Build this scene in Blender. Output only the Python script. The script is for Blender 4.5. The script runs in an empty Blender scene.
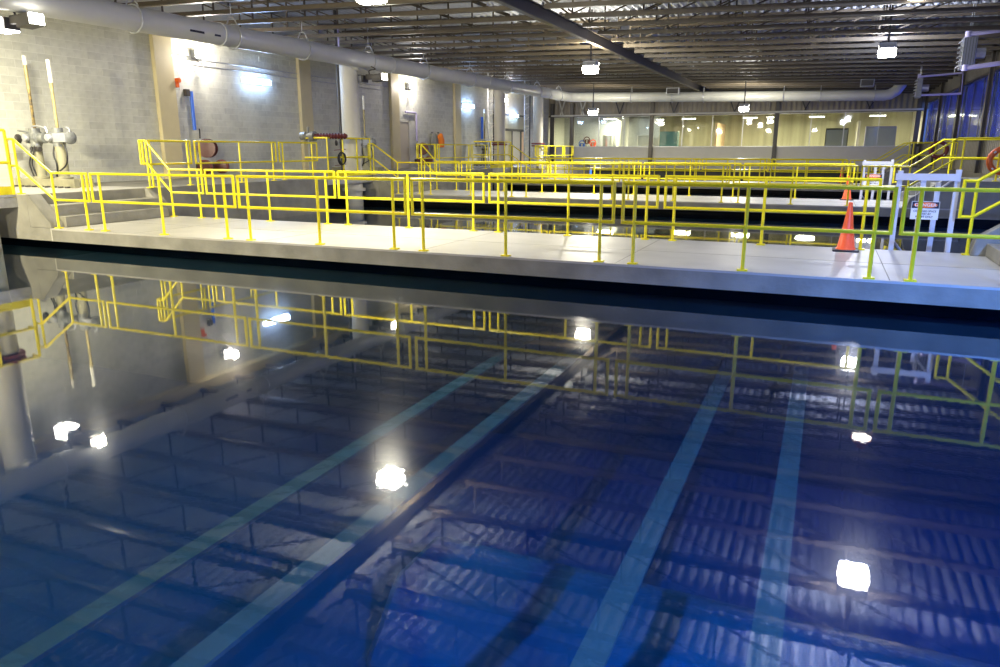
import bpy, bmesh, math, random
from mathutils import Vector, Matrix
random.seed(7)
C = bpy.context.scene
COL = C.collection
# ---------------------------------------------------------------- camera
cam = bpy.data.cameras.new('camera'); camo = bpy.data.objects.new('camera', cam); COL.objects.link(camo)
TH, PH = math.radians(23.72), math.radians(14.18)
fwd = Vector((-math.sin(TH)*math.cos(PH), math.cos(TH)*math.cos(PH), -math.sin(PH)))
camo.location = (0, 0, 1.51)
camo.rotation_euler = fwd.to_track_quat('-Z', 'Y').to_euler()
cam.sensor_width = 36; cam.lens = 728*36/1000; cam.clip_start = .05; cam.clip_end = 200
C.camera = camo
# ---------------------------------------------------------------- world, exposure
W = bpy.data.worlds.new('world'); C.world = W; W.use_nodes = True
bg = W.node_tree.nodes['Background']; bg.inputs[0].default_value = (.04, .15, .80, 1); bg.inputs[1].default_value = 2.6
C.view_settings.view_transform = 'Standard'; C.view_settings.look = 'None'
C.view_settings.gamma = 1; C.view_settings.use_curve_mapping = False
C.view_settings.exposure = 0.26
cy = C.cycles
cy.use_denoising = True
cy.max_bounces = 7; cy.diffuse_bounces = 4; cy.glossy_bounces = 4; cy.transmission_bounces = 4
cy.transparent_max_bounces = 14; cy.volume_bounces = 0
cy.sample_clamp_indirect = 6; cy.caustics_reflective = False; cy.caustics_refractive = False

def light(name, kind, loc, power, col=(1, 1, 1), aim=(0, 0, -1), size=.4, sy=None, blend=.1, angle=180, spread=180):
    l = bpy.data.lights.new(name, kind); l.energy = power; l.color = col
    if kind == 'AREA':
        l.size = size; l.spread = math.radians(spread)
        if sy: l.shape = 'RECTANGLE'; l.size_y = sy
    elif kind == 'SPOT':
        l.spot_size = math.radians(angle); l.spot_blend = blend; l.shadow_soft_size = size
    else: l.shadow_soft_size = size
    o = bpy.data.objects.new(name, l); COL.objects.link(o); o.location = loc
    o.rotation_euler = Vector(aim).to_track_quat('-Z', 'Y').to_euler()
    return o
# the blue-white floodlight on the right wall beside the camera (its housing is built below)
BLUE = (.13, .32, 1.0)
FLOOD = (4.35, -1.5, 4.6)
light('flood_beam', 'SPOT', FLOOD, 17000, BLUE, aim=(.44, .0, -.9), size=.12, blend=.3, angle=178)
WARM = (1.0, .93, .72)

# ---------------------------------------------------------------- materials
def mat(name, col, rough=.5, metal=0, noise=0, nscale=3, bump=0, bscale=20, col2=None, emit=None, estr=0, spec=.5, stretch=None):
    m = bpy.data.materials.new(name); m.use_nodes = True
    nt = m.node_tree; N = nt.nodes; L = nt.links
    b = N['Principled BSDF']
    b.inputs['Base Color'].default_value = (*col, 1); b.inputs['Roughness'].default_value = rough
    b.inputs['Metallic'].default_value = metal; b.inputs['Specular IOR Level'].default_value = spec
    tc = N.new('ShaderNodeTexCoord'); mp = N.new('ShaderNodeMapping'); L.new(tc.outputs['Object'], mp.inputs[0])
    if stretch: mp.inputs['Scale'].default_value = stretch
    if noise or col2:
        n = N.new('ShaderNodeTexNoise'); n.inputs['Scale'].default_value = nscale; n.inputs['Detail'].default_value = 6
        L.new(mp.outputs[0], n.inputs['Vector'])
        r = N.new('ShaderNodeValToRGB'); r.color_ramp.elements[0].position = .35; r.color_ramp.elements[1].position = .65
        c2 = col2 or tuple(c*(1-noise) for c in col)
        r.color_ramp.elements[0].color = (*c2, 1); r.color_ramp.elements[1].color = (*col, 1)
        L.new(n.outputs[0], r.inputs[0]); L.new(r.outputs[0], b.inputs['Base Color'])
    if bump:
        n2 = N.new('ShaderNodeTexNoise'); n2.inputs['Scale'].default_value = bscale; n2.inputs['Detail'].default_value = 4
        L.new(mp.outputs[0], n2.inputs['Vector'])
        bp = N.new('ShaderNodeBump'); bp.inputs['Strength'].default_value = bump; bp.inputs['Distance'].default_value = .02
        L.new(n2.outputs[0], bp.inputs['Height']); L.new(bp.outputs[0], b.inputs['Normal'])
    if emit:
        b.inputs['Emission Color'].default_value = (*emit, 1); b.inputs['Emission Strength'].default_value = estr
    return m
M = {}
M['yellow'] = mat('yellow_paint', (.93, .80, .015), .32, noise=.08, nscale=5)
M['walk'] = mat('walkway_concrete', (.50, .485, .44), .40, noise=.16, nscale=1.3, bump=.15, bscale=30)
M['conc'] = mat('grey_concrete', (.30, .29, .245), .75, noise=.35, nscale=1.6, bump=.4, bscale=14)
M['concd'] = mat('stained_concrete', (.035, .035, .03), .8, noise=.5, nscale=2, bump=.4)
M['tank'] = mat('tank_concrete', (.10, .13, .15), .85, noise=.3, nscale=.6)
M['rail_sub'] = mat('submerged_rail', (.11, .115, .09), .7, noise=.2, nscale=2)
M['paleconc'] = mat('pale_submerged_concrete', (.20, .26, .25), .8, noise=.6, nscale=.35)  # pale tone stands in for the underwater glow
M['block'] = mat('painted_block', (.64, .64, .55), .7, noise=.10, nscale=9, bump=.5, bscale=60)
M['block2'] = mat('painted_block_darker', (.58, .58, .50), .7, noise=.10, nscale=9, bump=.5, bscale=60)
M['mortar'] = mat('pale_mortar', (.70, .70, .62), .85)
M['cream'] = mat('cream_paint', (.62, .54, .32), .5, noise=.05, nscale=3)
M['creamw'] = mat('off_white_paint', (.58, .56, .48), .5, noise=.05, nscale=3)
M['pipe'] = mat('grey_white_pipe', (.60, .60, .55), .28, noise=.06, nscale=2)
M['brown'] = mat('brown_primer_steel', (.105, .085, .06), .4, noise=.15, nscale=4)
M['dark'] = mat('dark_steel', (.055, .05, .045), .5)
M['deck'] = mat('galvanised_deck', (.46, .48, .53), .45, metal=.1, noise=.2, nscale=1.2)
M['siding'] = mat('taupe_siding', (.30, .26, .19), .45, noise=.12, nscale=2)
M['galv'] = mat('galvanised_steel', (.55, .56, .58), .35, metal=.6, noise=.15, nscale=12)
M['alu'] = mat('aluminium', (.58, .58, .62), .4, metal=.1)
M['lav'] = mat('pale_pipe_paint', (.55, .50, .72), .4)
M['actu'] = mat('grey_cast_metal', (.26, .27, .26), .4, metal=.2, noise=.3, nscale=14)
M['black'] = mat('black_rubber', (.015, .015, .017), .5)
M['stem'] = mat('yellowed_plastic', (.42, .35, .14), .35, noise=.3, nscale=6)
M['stemw'] = mat('white_plastic_cap', (.80, .78, .68), .4)
M['grease'] = mat('greased_stem', (.05, .035, .02), .35, col2=(.35, .25, .06), nscale=14)
M['drab'] = mat('drab_cream_paint', (.36, .34, .22), .5, noise=.2, nscale=5)
M['red'] = mat('oxblood_paint', (.11, .018, .015), .4)
M['redb'] = mat('red_brown_flange', (.20, .03, .025), .5)
M['orange'] = mat('traffic_orange', (1.0, .13, .035), .35)
M['hivis'] = mat('orange_cloth', (.95, .25, .02), .8)
M['buoy'] = mat('orange_buoy', (.72, .13, .015), .45)
M['blue'] = mat('blue_paint', (.04, .16, .75), .4)
M['greyc'] = mat('grey_cloth', (.25, .25, .22), .9)
M['white'] = mat('white_paint', (.82, .82, .80), .5)
M['beige'] = mat('beige_door_paint', (.50, .44, .34), .5)
M['olive'] = mat('pale_olive_panel', (.52, .49, .34), .6, noise=.35, nscale=.7, stretch=(3, 1, .08))
M['peach'] = mat('peach_panel', (.80, .56, .36), .6)
M['teal'] = mat('teal_panel', (.10, .28, .30), .5)
M['heater'] = mat('heater_grey', (.30, .31, .33), .45, metal=.3)
M['signred'] = mat('sign_orange', (.95, .20, .03), .5)
M['signblk'] = mat('sign_black', (.01, .01, .03), .5)
def emis(name, col, s, base=(.9, .9, .9)): return mat(name, base, .5, emit=col, estr=s)
M['lamp'] = emis('lamp_lens', (1, .97, .9), 45)
M['lampb'] = emis('flood_lens', (.6, .7, 1.0), 40)
M['tube'] = emis('fluorescent_tube', (.62, .80, 1.0), 14)
M['lamps'] = emis('small_lamp', (1, .96, .85), 14)

def glass(name, tint, trans, rough=.02, ior=1.5):
    m = bpy.data.materials.new(name); m.use_nodes = True
    nt = m.node_tree; N = nt.nodes; L = nt.links; N.clear()
    o = N.new('ShaderNodeOutputMaterial'); t = N.new('ShaderNodeBsdfTransparent'); g = N.new('ShaderNodeBsdfGlossy')
    t.inputs[0].default_value = (*tint, 1); g.inputs['Roughness'].default_value = rough
    f = N.new('ShaderNodeFresnel'); f.inputs[0].default_value = ior
    mx = N.new('ShaderNodeMixShader'); L.new(f.outputs[0], mx.inputs[0]); L.new(t.outputs[0], mx.inputs[1]); L.new(g.outputs[0], mx.inputs[2])
    if trans < 1:
        d = N.new('ShaderNodeBsdfPrincipled'); d.inputs['Base Color'].default_value = (*tint, 1); d.inputs['Roughness'].default_value = .25
        m2 = N.new('ShaderNodeMixShader'); m2.inputs[0].default_value = trans
        L.new(d.outputs[0], m2.inputs[1]); L.new(mx.outputs[0], m2.inputs[2]); L.new(m2.outputs[0], o.inputs[0])
    else: L.new(mx.outputs[0], o.inputs[0])
    return m
M['glass'] = glass('clear_glass', (.92, .95, .93), 1)
M['bluepane'] = glass('blue_translucent_pane', (.40, .55, 1.0), .82, rough=.06, ior=1.2)

def water():
    m = bpy.data.materials.new('clear_blue_water'); m.use_nodes = True
    nt = m.node_tree; N = nt.nodes; L = nt.links; N.clear()
    o = N.new('ShaderNodeOutputMaterial'); t = N.new('ShaderNodeBsdfTransparent'); g = N.new('ShaderNodeBsdfGlossy')
    g.inputs['Roughness'].default_value = .012
    ge = N.new('ShaderNodeNewGeometry'); dt = N.new('ShaderNodeVectorMath'); dt.operation = 'DOT_PRODUCT'
    L.new(ge.outputs['Incoming'], dt.inputs[1])
    def mth(op, a, b=None):
        q = N.new('ShaderNodeMath'); q.operation = op
        for i, v in enumerate((a, b)):
            if v is None: continue
            if isinstance(v, (int, float)): q.inputs[i].default_value = v
            else: L.new(v, q.inputs[i])
        return q
    ab = mth('ABSOLUTE', dt.outputs['Value']); om = mth('SUBTRACT', 1.0, ab.outputs[0]); p5 = mth('POWER', om.outputs[0], 4.0)
    F0 = .08; f = mth('MULTIPLY_ADD', p5.outputs[0], 1-F0); f.inputs[2].default_value = F0
    g2 = N.new('ShaderNodeBsdfGlossy'); g2.inputs['Roughness'].default_value = .16
    mg = N.new('ShaderNodeMixShader'); mg.inputs[0].default_value = .06; L.new(g.outputs[0], mg.inputs[1]); L.new(g2.outputs[0], mg.inputs[2])
    mx = N.new('ShaderNodeMixShader'); L.new(f.outputs[0], mx.inputs[0]); L.new(t.outputs[0], mx.inputs[1]); L.new(mg.outputs[0], mx.inputs[2])
    tc = N.new('ShaderNodeTexCoord')
    n1 = N.new('ShaderNodeTexNoise'); n1.inputs['Scale'].default_value = 1.1; n1.inputs['Detail'].default_value = 2
    n2 = N.new('ShaderNodeTexNoise'); n2.inputs['Scale'].default_value = 26; n2.inputs['Detail'].default_value = 2
    for n in (n1, n2): L.new(tc.outputs['Object'], n.inputs['Vector'])
    b1 = N.new('ShaderNodeBump'); b1.inputs['Strength'].default_value = .035; b1.inputs['Distance'].default_value = .006
    b2 = N.new('ShaderNodeBump'); b2.inputs['Strength'].default_value = .05; b2.inputs['Distance'].default_value = .002
    L.new(n1.outputs[0], b1.inputs['Height']); L.new(n2.outputs[0], b2.inputs['Height']); L.new(b1.outputs[0], b2.inputs['Normal'])
    L.new(b2.outputs[0], g.inputs['Normal']); L.new(b2.outputs[0], g2.inputs['Normal']); L.new(b2.outputs[0], dt.inputs[0])
    L.new(mx.outputs[0], o.inputs[0])
    va = N.new('ShaderNodeVolumeAbsorption'); va.inputs[0].default_value = (.0, .60, .84, 1); va.inputs[1].default_value = .55
    vs = N.new('ShaderNodeVolumeScatter'); vs.inputs[0].default_value = (.005, .40, .80, 1); vs.inputs[1].default_value = .024; vs.inputs['Anisotropy'].default_value = .1
    ad = N.new('ShaderNodeAddShader'); L.new(va.outputs[0], ad.inputs[0]); L.new(vs.outputs[0], ad.inputs[1])
    L.new(ad.outputs[0], o.inputs['Volume'])
    return m
M['water'] = water()

# ---------------------------------------------------------------- mesh helpers
class MB:
    def __init__(s, org=(0, 0, 0)): s.v = []; s.f = []; s.sm = []; s.o = Vector(org)
    def add(s, vs, fs, smooth=False):
        n = len(s.v); s.v += [tuple(Vector(v)-s.o) for v in vs]; s.f += [tuple(i+n for i in f) for f in fs]; s.sm += [smooth]*len(fs); return s
    def box(s, a, b):
        x0, y0, z0 = [min(a[i], b[i]) for i in range(3)]; x1, y1, z1 = [max(a[i], b[i]) for i in range(3)]
        return s.add([(x0,y0,z0),(x1,y0,z0),(x1,y1,z0),(x0,y1,z0),(x0,y0,z1),(x1,y0,z1),(x1,y1,z1),(x0,y1,z1)],
                     [(0,3,2,1),(4,5,6,7),(0,1,5,4),(1,2,6,5),(2,3,7,6),(3,0,4,7)])
    def cbox(s, c, d): return s.box([c[i]-d[i]/2 for i in range(3)], [c[i]+d[i]/2 for i in range(3)])
    def bar(s, p, q, w, h):
        p = Vector(p); q = Vector(q); d = (q-p).normalized(); up = Vector((0, 0, 1)) if abs(d.z) < .95 else Vector((0, 1, 0))
        a = d.cross(up).normalized()*w/2; b = a.cross(d).normalized()*h/2
        vs = [p-a-b, p+a-b, p+a+b, p-a+b, q-a-b, q+a-b, q+a+b, q-a+b]
        return s.add(vs, [(0,1,2,3),(7,6,5,4),(0,4,5,1),(1,5,6,2),(2,6,7,3),(3,7,4,0)])
    def lathe(s, c, axis, prof, n=16, smooth=True):   # prof: (distance along axis, radius)
        c = Vector(c); d = Vector(axis).normalized(); u = d.orthogonal().normalized(); w = d.cross(u)
        vs = []
        for t, r in prof:
            for i in range(n):
                a = 2*math.pi*i/n; vs.append(c+d*t+(u*math.cos(a)+w*math.sin(a))*r)
        fs = []
        for k in range(len(prof)-1):
            for i in range(n): j = (i+1) % n; fs.append((k*n+i, k*n+j, (k+1)*n+j, (k+1)*n+i))
        s.add(vs, fs, smooth)
        m = len(s.v)-len(vs)
        s.f.append(tuple(m+i for i in reversed(range(n)))); s.sm.append(False)
        s.f.append(tuple(m+(len(prof)-1)*n+i for i in range(n))); s.sm.append(False)
        return s
    def cyl(s, p, q, r, n=12): 
        p = Vector(p); q = Vector(q); return s.lathe(p, q-p, [(0, r), ((q-p).length, r)], n)
    def tube(s, pts, r, n=8, closed=False):
        pts = [Vector(p) for p in pts]; vs = []; K = len(pts); u = None
        for k in range(K):
            if closed: d = (pts[(k+1) % K]-pts[k-1])
            else: d = pts[min(k+1, K-1)]-pts[max(k-1, 0)]
            d.normalize()
            if u is None: u = d.orthogonal().normalized()
            u = (u-d*u.dot(d)).normalized(); w = d.cross(u)
            for i in range(n):
                a = 2*math.pi*i/n; vs.append(pts[k]+(u*math.cos(a)+w*math.sin(a))*r)
        fs = []
        for k in range(K if closed else K-1):
            k2 = (k+1) % K
            for i in range(n): j = (i+1) % n; fs.append((k*n+i, k*n+j, k2*n+j, k2*n+i))
        s.add(vs, fs, True)
        if not closed:
            m = len(s.v)-len(vs)
            s.f.append(tuple(m+i for i in reversed(range(n)))); s.sm.append(False)
            s.f.append(tuple(m+(K-1)*n+i for i in range(n))); s.sm.append(False)
        return s
    def prism(s, poly, y0, y1, ax='y'):               # poly in (x,z) for ax y, in (y,z) for ax x
        n = len(poly); g = (lambda p, t: (p[0], t, p[1])) if ax == 'y' else (lambda p, t: (t, p[0], p[1]))
        vs = [g(p, y0) for p in poly]+[g(p, y1) for p in poly]
        fs = [tuple(range(n)), tuple(reversed(range(n, 2*n)))]+[(i, i+n, (i+1) % n+n, (i+1) % n) for i in range(n)]
        return s.add(vs, fs)
    def mesh(s, name, m):
        me = bpy.data.meshes.new(name); me.from_pydata(s.v, [], s.f); me.materials.append(m)
        me.polygons.foreach_set('use_smooth', s.sm)
        bm = bmesh.new(); bm.from_mesh(me); bmesh.ops.recalc_face_normals(bm, faces=bm.faces); bm.to_mesh(me); bm.free(); me.set_sharp_from_angle(angle=math.radians(38))
        return me
    def build(s, name, m, parent=None, bevel=0):
        me = s.mesh(name, m); o = bpy.data.objects.new(name, me); COL.objects.link(o)
        if parent: o.parent = parent
        elif s.o.length: o.location = s.o
        if bevel:
            b = o.modifiers.new('bevel', 'BEVEL'); b.width = bevel; b.segments = 2; b.limit_method = 'ANGLE'
        return o
def thing(name, label, cat, loc=(0, 0, 0), group=None):
    o = bpy.data.objects.new(name, None); COL.objects.link(o); o.location = loc; o.empty_display_size = .2
    return tag(o, label, cat, group)
def tag(o, label, cat, group=None):
    o['label'] = label; o['category'] = cat
    if group: o['group'] = group
    return o
def struct(o): o['kind'] = 'structure'; return o
def stuff(o): o['kind'] = 'stuff'; return o
def dup(o, loc, label):
    r = o.copy(); COL.objects.link(r); r.location = loc; r['label'] = label
    for ch in o.children:
        c = ch.copy(); COL.objects.link(c); c.parent = r
        for g in ch.children:
            d = g.copy(); COL.objects.link(d); d.parent = c
    return r
ORD = ['first', 'second', 'third', 'fourth', 'fifth', 'sixth', 'seventh', 'eighth', 'ninth', 'tenth', 'eleventh', 'twelfth', 'thirteenth', 'fourteenth', 'fifteenth', 'sixteenth', 'seventeenth', 'eighteenth', 'nineteenth', 'twentieth']
def ordn(i):
    return ORD[i] if i < 20 else ('thirtieth' if i == 29 else ('fortieth' if i == 39 else ['twenty', 'thirty', 'forty'][(i+1)//10-2]+'-'+ORD[(i+1) % 10-1]))

PER = 12.75; W0 = 9.65; WD = 3.1; ZW = -.42
XL, XR, YB = -18.3, 4.9, 50.2
ZP, ZR = .64, .72                     # left / right platform heights
WALK = ['nearest', 'middle', 'farthest']
YK = [W0+PER*k for k in range(3)]

# ---------------------------------------------------------------- structure: shell
def corr(name, m, u0, u1, v0, v1, pitch, depth, put, flat=.5):
    """trapezoid sheet: profile along u, extruded along v; put(u, v, d) gives the point"""
    vs = []; fs = []; u = u0; prof = []
    while u < u1-1e-6:
        a = pitch*flat/2; b = pitch*(1-flat)/2
        prof += [(u, 0), (u+a, 0), (u+a+b, depth), (u+2*a+b, depth)]; u += pitch
    prof.append((u1, 0))
    for (p, d) in prof: vs += [put(p, v0, d), put(p, v1, d)]
    for i in range(len(prof)-1): fs.append((2*i, 2*i+1, 2*i+3, 2*i+2))
    b = MB(); b.add(vs, fs); me = bpy.data.meshes.new(name); me.from_pydata(b.v, [], b.f); me.materials.append(m)
    o = bpy.data.objects.new(name, me); COL.objects.link(o); return o
def zb(x): return 4.95-.026*(x+7)                     # joist bottom chord
def zd(x): return zb(x)+.86                           # roof deck underside
ceil = struct(corr('ceiling', M['deck'], XL-.2, XR+.2, -14, YB+8, .24, .09, lambda u, v, d: (u, v, zd(u)+d)))
wl = struct(MB().box((XL-.3, -14, -3.2), (XL+.004, YB+8.2, 6.2)).build('wall_left', M['mortar']))
struct(MB().box((XL-.3, -14.2, -3.2), (XR+.3, -14, 6.2)).build('wall_rear', M['siding']))
struct(MB().box((XL-.3, -14, -3.4), (XR+2.3, YB, -3.15)).build('floor_tank', M['tank']))
# concrete blocks of the left wall
BL, BH, J = .40, .20, .012
DOORS = [(29.75, 30.85, ZP, 2.75), (40.6, 45.6, ZP, 4.65)]
blk = MB().box((0, J/2, J/2), (.028, BL-J/2, BH-J/2)); bme = [blk.mesh('concrete_block', M['block']), blk.mesh('concrete_block', M['block2'])]
rest = [MB(), MB()]; nb = 0
r = 0; z = ZP
while z < 5.25:
    y = 4.0+(r % 2)*BL/2
    while y < YB-.1:
        ok = not any(a-.05 < y+BL/2 < b+.05 and c < z+BH/2 < d for a, b, c, d in DOORS)
        if ok:
            k = 0 if random.random() < .72 else 1
            x = XL-.018+random.uniform(-.003, .003)
            if 11.2 <= y <= 16.2 and z < 5.0 and nb < 300:
                o = bpy.data.objects.new('concrete_block', bme[k]); COL.objects.link(o); o.location = (x, y, z); o.parent = wl; nb += 1
            else:
                rest[k].box((x, y+J/2, z+J/2), (x+.028, y+BL-J/2, z+BH-J/2))
        y += BL
    z += BH; r += 1
for k in (0, 1): stuff(rest[k].build('block_courses', M['block' if k == 0 else 'block2'], wl))

# walkways
for k, y0 in enumerate(YK):
    t = thing('concrete_walkway', f'{["nearest", "middle", "farthest"][k]} pale concrete walkway slab crossing the basins', 'walkway', (-6, y0, 0), 'walkways across the tanks')
    b = MB((-6, y0, 0)).box((-13.94, y0, -.25), (3.33, y0+WD, 0)); b.build('slab', M['walk'], t)
    MB((-6, y0, 0)).box((-13.9, y0-.003, -.25), (3.33, y0+.02, -.03)).build('edge_face', M['conc'], t)
    jb = [(-13.9, y0+1.5, 3.3, y0+1.512)]+[(x, y0+.05, x+.012, y0+WD-.05) for x in (-11.7, -8.7, -5.65, -2.55, .8)]
    for q in jb: MB((-6, y0, 0)).box((q[0], q[1], -.005), (q[2], q[3], .0015)).build('joint_strip', M['conc'], t)
    for q, ya in enumerate((y0+.9, y0+WD-1.1)):
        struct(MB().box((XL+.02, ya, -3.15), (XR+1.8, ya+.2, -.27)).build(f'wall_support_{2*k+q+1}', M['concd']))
# left platform blocks with stairs
def stairs_left(k, y0):
    L = f'{WALK[k]} walkway'
    o = (XL, y0, ZP)
    t = thing('platform_block', f'raised concrete platform with three steps at left end of {L}', 'platform', o, 'raised platforms left of the walkways')
    b = MB(o).box((XL, y0, -.25), (-14.52, y0+WD, ZP))
    b.build('slab', M['conc'], t, .01)
    MB(o).box((-14.53, y0+.001, -.25), (-13.94, y0+WD-.001, 0)).build('stair_footing', M['conc'], t)
    MB(o).box((XL, y0+.02, ZP-.01), (-14.56, y0+WD, ZP+.004)).build('top_surface', M['walk'], t)
    st = [(-14.56, -.25), (-14.56, ZP-.16), (-14.28, ZP-.16), (-14.28, ZP-.36), (-13.98, ZP-.36), (-13.98, .12), (-13.68, .12), (-13.68, -.25)]
    h = ZP/3
    for i in range(3):
        MB(o).box((-14.52, y0+.28, .002), (-14.56+.24*(3-i), y0+WD-.28, h*(i+1))).build('step', M['conc'], t, .008) if i < 2 else None
    
    for yy in (y0, y0+WD-.28):
        MB(o).prism([(-14.52, .002), (-14.52, ZP), (-14.47, ZP), (-13.93, .1), (-13.9, .002)], yy, yy+.28).build('stringer', M['conc'], t, .008)
    return t
for k, y0 in enumerate(YK): stairs_left(k, y0)
# raised side platform between walkways (with the notch for the pipe)
for k in range(-1, 3):
    ya = W0+PER*k+WD; yb = W0+PER*(k+1)-3.0
    if k == 2: yb = W0+PER*3
    o = MB((XL, ya, ZP)).box((XL, ya, -3.1), (-14.5, yb, ZP-.004)).build('side_platform', M['conc'], None, .01)
    tag(o, ['raised concrete bank behind the camera along block wall', 'raised concrete bank between nearest and middle walkways at block wall', 'raised concrete bank between middle and farthest walkways at block wall', 'raised concrete bank beyond farthest walkway at block wall'][k+1], 'platform', 'concrete banks along the block wall')
    if k < 2:   # grating over the notch
        g = thing('grating_deck', f'steel grating over the pipe notch beside {WALK[k+1]} walkway', 'grating', (-16.4, yb, ZP), 'gratings over the pipe notches')
        b = MB((-16.4, yb, ZP)); x = XL
        while x < -14.82: 
            if not (-15.6 < x < -14.85): b.box((x, yb, ZP-.05), (x+.012, yb+3.0, ZP))
            x += .06
        for i in range(11): 
            if not 4 < i < 9: b.box((XL, yb+.05+i*.29, ZP-.03), (-14.82, yb+.06+i*.29, ZP-.005))
        stuff(b.build('bearing_bars', M['galv'], g))
        MB((-16.4, yb, ZP)).box((-14.86, yb, ZP-.25), (-14.80, yb+3.0, ZP-.06)).build('edge_beam', M['galv'], g)
# right side: platforms and stairs
def side_right(k, y0):
    L = f'{WALK[k]} walkway'; o = (3.4, y0, ZR)
    t = thing('stair_block', f'concrete stair block with stringers at right end of {L}', 'stairs', o, 'stair blocks right of the walkways')
    MB(o).box((3.35, y0, -.25), (XR-.02, y0+WD, ZR)).build('landing', M['conc'], t, .01)
    for i in range(3):
        MB(o).box((2.22+.3*i, y0+.0, .002), (3.36, y0+WD-.25, .19*(i+1))).build('step', M['conc'], t, .01)
    MB(o).prism([(2.03, .002), (2.03, .05), (2.08, .25), (2.85, ZR+.06), (3.36, ZR+.06), (3.36, .002)], y0+WD-.25, y0+WD).build('stringer', M['conc'], t, .008)
    if k: MB(o).prism([(2.03, .002), (2.03, .05), (2.08, .25), (2.85, ZR+.06), (3.36, ZR+.06), (3.36, .002)], y0-.002, y0+.2).build('stringer', M['conc'], t, .008)
for k, y0 in enumerate(YK): side_right(k, y0)
# end platform along the glazed wall
o = MB((0, 48, .5)).box((-14.45, 47.95, .28), (XR-.02, YB-.02, .56)).build('end_platform', M['conc']); tag(o, 'raised concrete platform along the foot of the glazed end wall', 'platform')
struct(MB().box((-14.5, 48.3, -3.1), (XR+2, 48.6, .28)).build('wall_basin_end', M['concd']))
# submerged rails
for i, (xa, lab) in enumerate(((-4.02, 'leftmost'), (-3.07, 'second from left'), (-.98, 'second from right'), (-.06, 'rightmost'))):
    t = thing('submerged_rail', f'pale submerged rail under the nearest basin water, {lab} of the four', 'rail', (xa, 3, -1.35), 'submerged rails')
    MB((xa, 3, -1.35)).box((xa-.09, -2.6, -1.38), (xa+.09, W0+.88, -1.35)).build('beam', M['rail_sub'], t)
    for y in (-2.4,): MB((xa, 3, -1.35)).box((xa-.06, y, -3.15), (xa+.06, y+.12, -1.42)).build('leg', M['tank'], t)
for_bed = thing('submerged_cross_wall', 'pale low wall crossing under the nearest basin water', 'wall', (0, 5.8, -3.15))  # shape added to give the soft cyan glow under the water
MB((0, 5.8, -3.15)).prism([(4.7, -3.15), (5.35, -2.5), (6.2, -2.5), (7.0, -3.15)], -3.5, XR+1.9, 'x').build('coping', M['paleconc'], for_bed, .1)
# water
wat = MB().box((XL-.005, -3, -3.22), (XR+1.9, 48.35, ZW)).build('basin_water', M['water']); stuff(wat); tag(wat, 'clear deep blue water filling the basins and mirroring the roof', 'water')

# ---------------------------------------------------------------- left wall: pilasters, beam, doors
PIL = ['nearest', 'second', 'third', 'fourth', 'fifth']
for i, y in enumerate((16.46, 22.95, 29.25, 35.5)):
    o = MB((XL, y, ZP)).box((XL+.016, y, ZP+.002), (XL+.16, y+.66, 4.97)).build('pilaster', M['cream'], None, .01)
    tag(o, f'cream wall pilaster on the block wall, {PIL[i]} to the camera', 'pilaster', 'cream pilasters')
o = MB((XL, 4, 5)).box((XL, 2, 4.98), (XL+.35, YB, 5.3)).build('eave_beam', M['cream']); tag(o, 'long cream steel beam along the top of the block wall', 'beam')
d = struct(MB((XL, 30, ZP)).box((XL+.0, 29.75, ZP), (XL+.06, 30.8, 2.75)).build('door_1', M['beige'], None, .01))
MB((XL, 30, ZP)).box((XL+.0, 29.65, ZP), (XL+.09, 29.75, 2.85)).box((XL, 30.8, ZP), (XL+.09, 30.9, 2.85)).box((XL, 29.65, 2.75), (XL+.09, 30.9, 2.85)).build('door_frame', M['creamw'], d)
MB((XL, 30, ZP)).cbox((XL+.08, 30.66, 1.6), (.06, .12, .03)).build('door_handle', M['galv'], d)
# recess with lobby doors, y 40.6..45.6
d2 = struct(MB((XL, 43, ZP)).box((XL-.2, 40.6, 3.62), (XL+.03, 45.6, 4.65)).build('wall_panel_left', M['creamw']))
d3 = struct(MB((XL, 43, ZP)).box((XL-.005, 40.6, 3.54), (XL+.05, 45.6, 3.62)).box((XL-.005, 40.6, 2.62), (XL+.05, 45.6, 2.76)).box((XL-.005, 42.0, ZP), (XL+.05, 42.18, 2.7)).box((XL-.005, 43.4, ZP), (XL+.05, 43.52, 2.7)).box((XL-.005, 44.8, ZP), (XL+.05, 45.0, 2.7)).box((XL-.005, 40.6, ZP), (XL+.05, 40.75, 3.6)).box((XL-.005, 45.5, ZP), (XL+.05, 45.6, 3.6)).build('door_2', M['dark']))
for a, b, m in ((40.75, 42.0, 'peach'), (42.18, 43.4, 'olive'), (43.52, 44.8, 'creamw'), (45.0, 45.5, 'peach')):  # peach tone puts the light showing at these doors into the panels
    MB((XL, 43, ZP)).box((XL-.004, a, ZP), (XL+.02, b, 2.62)).build('door_panel', M[m], d3)
MB((XL, 43, ZP)).box((XL-.004, 40.75, 2.76), (XL+.02, 45.5, 3.54)).build('transom_pane', M['olive'], d3)

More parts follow.
